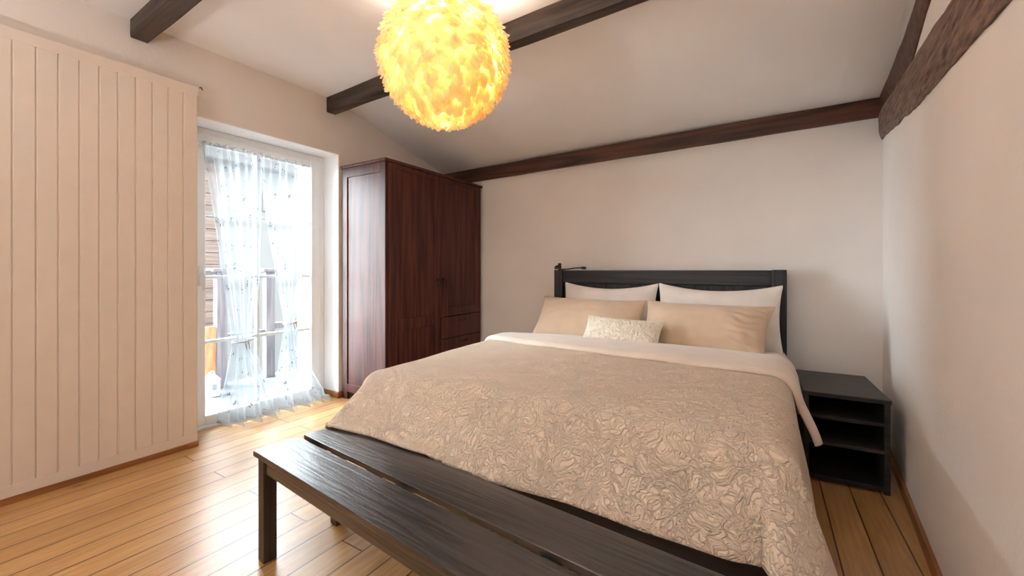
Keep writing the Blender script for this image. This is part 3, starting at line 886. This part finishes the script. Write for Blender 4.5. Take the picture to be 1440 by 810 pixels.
# ------------------------------------------------------------------ bench
BN = thing('bench', (-1.656, .822, 0), 'black-brown two-plank wooden bench at the foot of the bed', 'bench', R(-5.2))
def BL(mb, name, mat='bench', **k): return mb.build(name, mat, BN, local=True, **k)
BLN = 1.76
BL(MB().box((0, 0, .395), (BLN, .168, .415), .0025), 'seat_plank')
BL(MB().box((0, .192, .395), (BLN, .36, .415), .0025), 'seat_plank')
for x0 in (.014, BLN - .062):
    for y0 in (.012, .30):
        BL(MB().box((x0, y0, 0), (x0 + .048, y0 + .048, .395), .003), 'leg', 'bench_z')
BL(MB().box((.062, .020, .335), (BLN - .062, .040, .395), .002), 'apron')
BL(MB().box((.062, .320, .335), (BLN - .062, .340, .395), .002), 'apron')
for x0 in (.024, BLN - .044):
    BL(MB().box((x0, .06, .335), (x0 + .02, .30, .395), .002), 'end_rail')
for x0 in (.60, 1.17):
    BL(MB().box((x0, .04, .355), (x0 + .035, .32, .395), .002), 'cross_bar')

# ------------------------------------------------------------------ feather pendant lamp
LC = Vector((-1.204, 1.40, 2.026)); LR = .262
P = thing('pendant_lamp', (LC.x, LC.y, 2.55), 'glowing round feather pendant lamp hanging from the ceiling', 'pendant lamp')
MB().lathe([(.0, .0), (.05, .0), (.05, -.015), (.012, -.035), (.0, -.035)], (LC.x, LC.y, 2.551), 24).build('ceiling_rose', 'lantern', P, angle=40)
MB().tube([(LC.x, LC.y, 2.53), (LC.x, LC.y, LC.z + .1)], .003, 8).build('cord', 'lantern', P, smooth=True)
MB().lathe([(0, .06), (.012, .058), (.018, .045), (.02, .02), (.034, .0), (.044, -.03), (.04, -.055), (.024, -.072), (0, -.078)], (LC.x, LC.y, LC.z + .03), 20).build('bulb', 'bulb', P, smooth=True)
MB().lathe([((LR - .02) * math.sin(R(38 + 127 * k / 30)), (LR - .02) * math.cos(R(38 + 127 * k / 30))) for k in range(31)], LC, 48).build('shade_core', 'core', P, smooth=True)
fm = MB(); rnd = random.Random(5)
rows = 30
for i in range(rows):
    th = R(36) + R(166 - 36 + 6) * i / (rows - 1)
    th = min(th, R(168))
    cnt = max(8, int(2 * math.pi * math.sin(th) * LR / .017))
    for k in range(cnt):
        ph = 2 * math.pi * (k + .5 * (i % 2) + rnd.uniform(-.3, .3)) / cnt
        t0 = th + rnd.uniform(-.05, .05)
        n = Vector((math.sin(t0) * math.cos(ph), math.sin(t0) * math.sin(ph), math.cos(t0)))
        e1 = Vector((-math.sin(ph), math.cos(ph), 0))
        dn = Vector((math.cos(t0) * math.cos(ph), math.cos(t0) * math.sin(ph), -math.sin(t0)))
        yaw = rnd.gauss(0, .42)
        fd = (dn * math.cos(yaw) + e1 * math.sin(yaw)).normalized(); sd_ = (e1 * math.cos(yaw) - dn * math.sin(yaw)).normalized()
        ln_ = rnd.uniform(.045, .075) * (1.0 if th < R(150) else .6); wd = rnd.uniform(.030, .058); lift = rnd.uniform(.016, .042); cup = rnd.uniform(.002, .010)
        tw = rnd.uniform(-.2, .2)
        base = LC + n * (LR - .012 + rnd.uniform(0, .008))
        vs = []
        for a in range(6):
            s = a / 5
            w = wd * .5 * (math.sin(math.pi * (.10 + .84 * s)) ** .7)
            # follow the sphere, then lift off it
            q = base + fd * ln_ * s - n * (ln_ * s) ** 2 / (2 * LR) + n * lift * s ** 1.6
            for b in (-1, 0, 1):
                vs.append(q + sd_ * w * b + n * (cup * (1 - abs(b)) + tw * w * b * s) + n * rnd.uniform(-.0015, .0015))
        fs = [(a * 3 + b, a * 3 + b + 1, (a + 1) * 3 + b + 1, (a + 1) * 3 + b) for a in range(5) for b in range(2)]
        fm._add(vs, fs)
fm.build('feather_shade', 'feather', P, smooth=True)
pl = bpy.data.lights.new('bulb_light', 'POINT'); pl.energy = 9.5; pl.color = (1, .84, .60); pl.shadow_soft_size = .06
plo = bpy.data.objects.new('bulb_light', pl); COL.objects.link(plo); plo.location = (LC.x, LC.y, LC.z - .02)

# ------------------------------------------------------------------ daylight and added fill
FILL_W = 125
TOP_W = 22
SKY_BASE, SKY_HIGH, SKY_PEAK, SKY_EDGE = 0.8, 18.0, 36.0, 0.70
w = bpy.data.worlds.new('overcast sky'); scene.world = w; w.use_nodes = True
nt = w.node_tree
bg = nt.nodes['Background']; bg.inputs['Strength'].default_value = 1.0
# overcast sky, much brighter towards the hidden sun low on the far side of the balcony
tc = N(nt, 'ShaderNodeTexCoord')
SUN = Vector((-0.80, -0.42, 0.40)).normalized()
dp = N(nt, 'ShaderNodeVectorMath', operation='DOT_PRODUCT'); dp.inputs[1].default_value = SUN
nt.links.new(tc.outputs['Generated'], dp.inputs[0])
mr = N(nt, 'ShaderNodeMapRange', interpolation_type='SMOOTHSTEP'); mr.inputs['From Min'].default_value = SKY_EDGE; mr.inputs['From Max'].default_value = 0.98
mr.inputs['To Min'].default_value = 0.0; mr.inputs['To Max'].default_value = SKY_PEAK
nt.links.new(dp.outputs['Value'], mr.inputs['Value'])
cm = N(nt, 'ShaderNodeVectorMath', operation='SCALE'); cm.inputs[0].default_value = (0.86, 0.94, 1.0)
sz = N(nt, 'ShaderNodeSeparateXYZ'); nt.links.new(tc.outputs['Generated'], sz.inputs[0])
me_ = N(nt, 'ShaderNodeMapRange', interpolation_type='SMOOTHSTEP'); me_.inputs['From Min'].default_value = 0.25; me_.inputs['From Max'].default_value = 0.45
me_.inputs['To Min'].default_value = 0.0; me_.inputs['To Max'].default_value = SKY_HIGH
nt.links.new(sz.outputs['Z'], me_.inputs['Value'])
mw = N(nt, 'ShaderNodeMapRange', interpolation_type='SMOOTHSTEP'); mw.inputs['From Min'].default_value = 0.0; mw.inputs['From Max'].default_value = -0.5
mw.inputs['To Min'].default_value = 0.0; mw.inputs['To Max'].default_value = 1.0
nt.links.new(sz.outputs['X'], mw.inputs['Value'])
mm_ = N(nt, 'ShaderNodeMath', operation='MULTIPLY_ADD'); nt.links.new(me_.outputs[0], mm_.inputs[0]); nt.links.new(mw.outputs[0], mm_.inputs[1]); mm_.inputs[2].default_value = SKY_BASE
sm = N(nt, 'ShaderNodeMath', operation='ADD'); nt.links.new(mr.outputs[0], sm.inputs[0]); nt.links.new(mm_.outputs[0], sm.inputs[1])
nt.links.new(sm.outputs[0], cm.inputs['Scale'])
nt.links.new(cm.outputs[0], bg.inputs['Color'])
pt = bpy.data.lights.new('door_daylight_portal', 'AREA'); pt.shape = 'RECTANGLE'; pt.size = 2.0; pt.size_y = .95
pt.cycles.is_portal = True
po = bpy.data.objects.new('door_daylight_portal', pt); COL.objects.link(po); po.location = (-3.43, 1.73, 1.05)
po.rotation_euler = (0, R(-90), 0)

# light thrown up through the open top of the pendant
tl_ = bpy.data.lights.new('pendant_top_light', 'SPOT'); tl_.energy = TOP_W; tl_.color = (1, .93, .84); tl_.spot_size = R(136); tl_.spot_blend = .5; tl_.shadow_soft_size = .05
tlo = bpy.data.objects.new('pendant_top_light', tl_); COL.objects.link(tlo); tlo.location = (LC.x, LC.y, LC.z + .13); tlo.rotation_euler = (R(180), 0, 0)
# added fill light behind the viewer, dressed with an invented lamp body
FLX, FLY = -1.3, -1.35
FL = thing('fill_stand', (FLX, FLY, 0), 'added low fill fixture standing behind the viewpoint', 'fill fixture')
MB().lathe([(0, 0), (.15, 0), (.15, .02), (.02, .035), (0, .035)], (FLX, FLY, 0), 24).build('base', 'blackmetal', FL, angle=40)
MB().tube([(FLX, FLY, .03), (FLX, FLY, .82)], .014, 12).build('pole', 'blackmetal', FL, smooth=True)
MB().lathe([(.014, .0), (.06, .01), (.12, .03), (.15, .06), (.145, .06), (.115, .035), (.05, .02), (0, .018)], (FLX, FLY, .80), 28).build('fill_bowl', 'lantern', FL, smooth=True)
ul = bpy.data.lights.new('fill_uplight', 'SPOT'); ul.energy = FILL_W; ul.color = (.94, .98, 1); ul.spot_size = R(164); ul.spot_blend = 1.0; ul.shadow_soft_size = .08
ulo = bpy.data.objects.new('fill_uplight', ul); COL.objects.link(ulo); ulo.location = (FLX, FLY, .90); ulo.rotation_euler = (R(180), 0, 0)

# ------------------------------------------------------------------ camera
cd = bpy.data.cameras.new('camera'); cam = bpy.data.objects.new('camera', cd); COL.objects.link(cam)
cam.location = (0, 0, 1.1)
T = math.atan(355 / 580)
cam.rotation_euler = (R(90), 0, T)
cd.sensor_width = 36; cd.sensor_fit = 'HORIZONTAL'; cd.lens = 580 / 1440 * 36
cd.shift_y = -25 / 1440
cd.clip_start = .02; cd.clip_end = 200
scene.camera = cam
scene.view_settings.view_transform = 'Standard'; scene.view_settings.look = 'None'
scene.view_settings.exposure = 1.04; scene.view_settings.gamma = 1; scene.view_settings.use_curve_mapping = False
scene.cycles.max_bounces = 16; scene.cycles.transparent_max_bounces = 24; scene.cycles.diffuse_bounces = 8; scene.cycles.transmission_bounces = 12
scene.cycles.use_denoising = True
scene.cycles.sample_clamp_indirect = 8
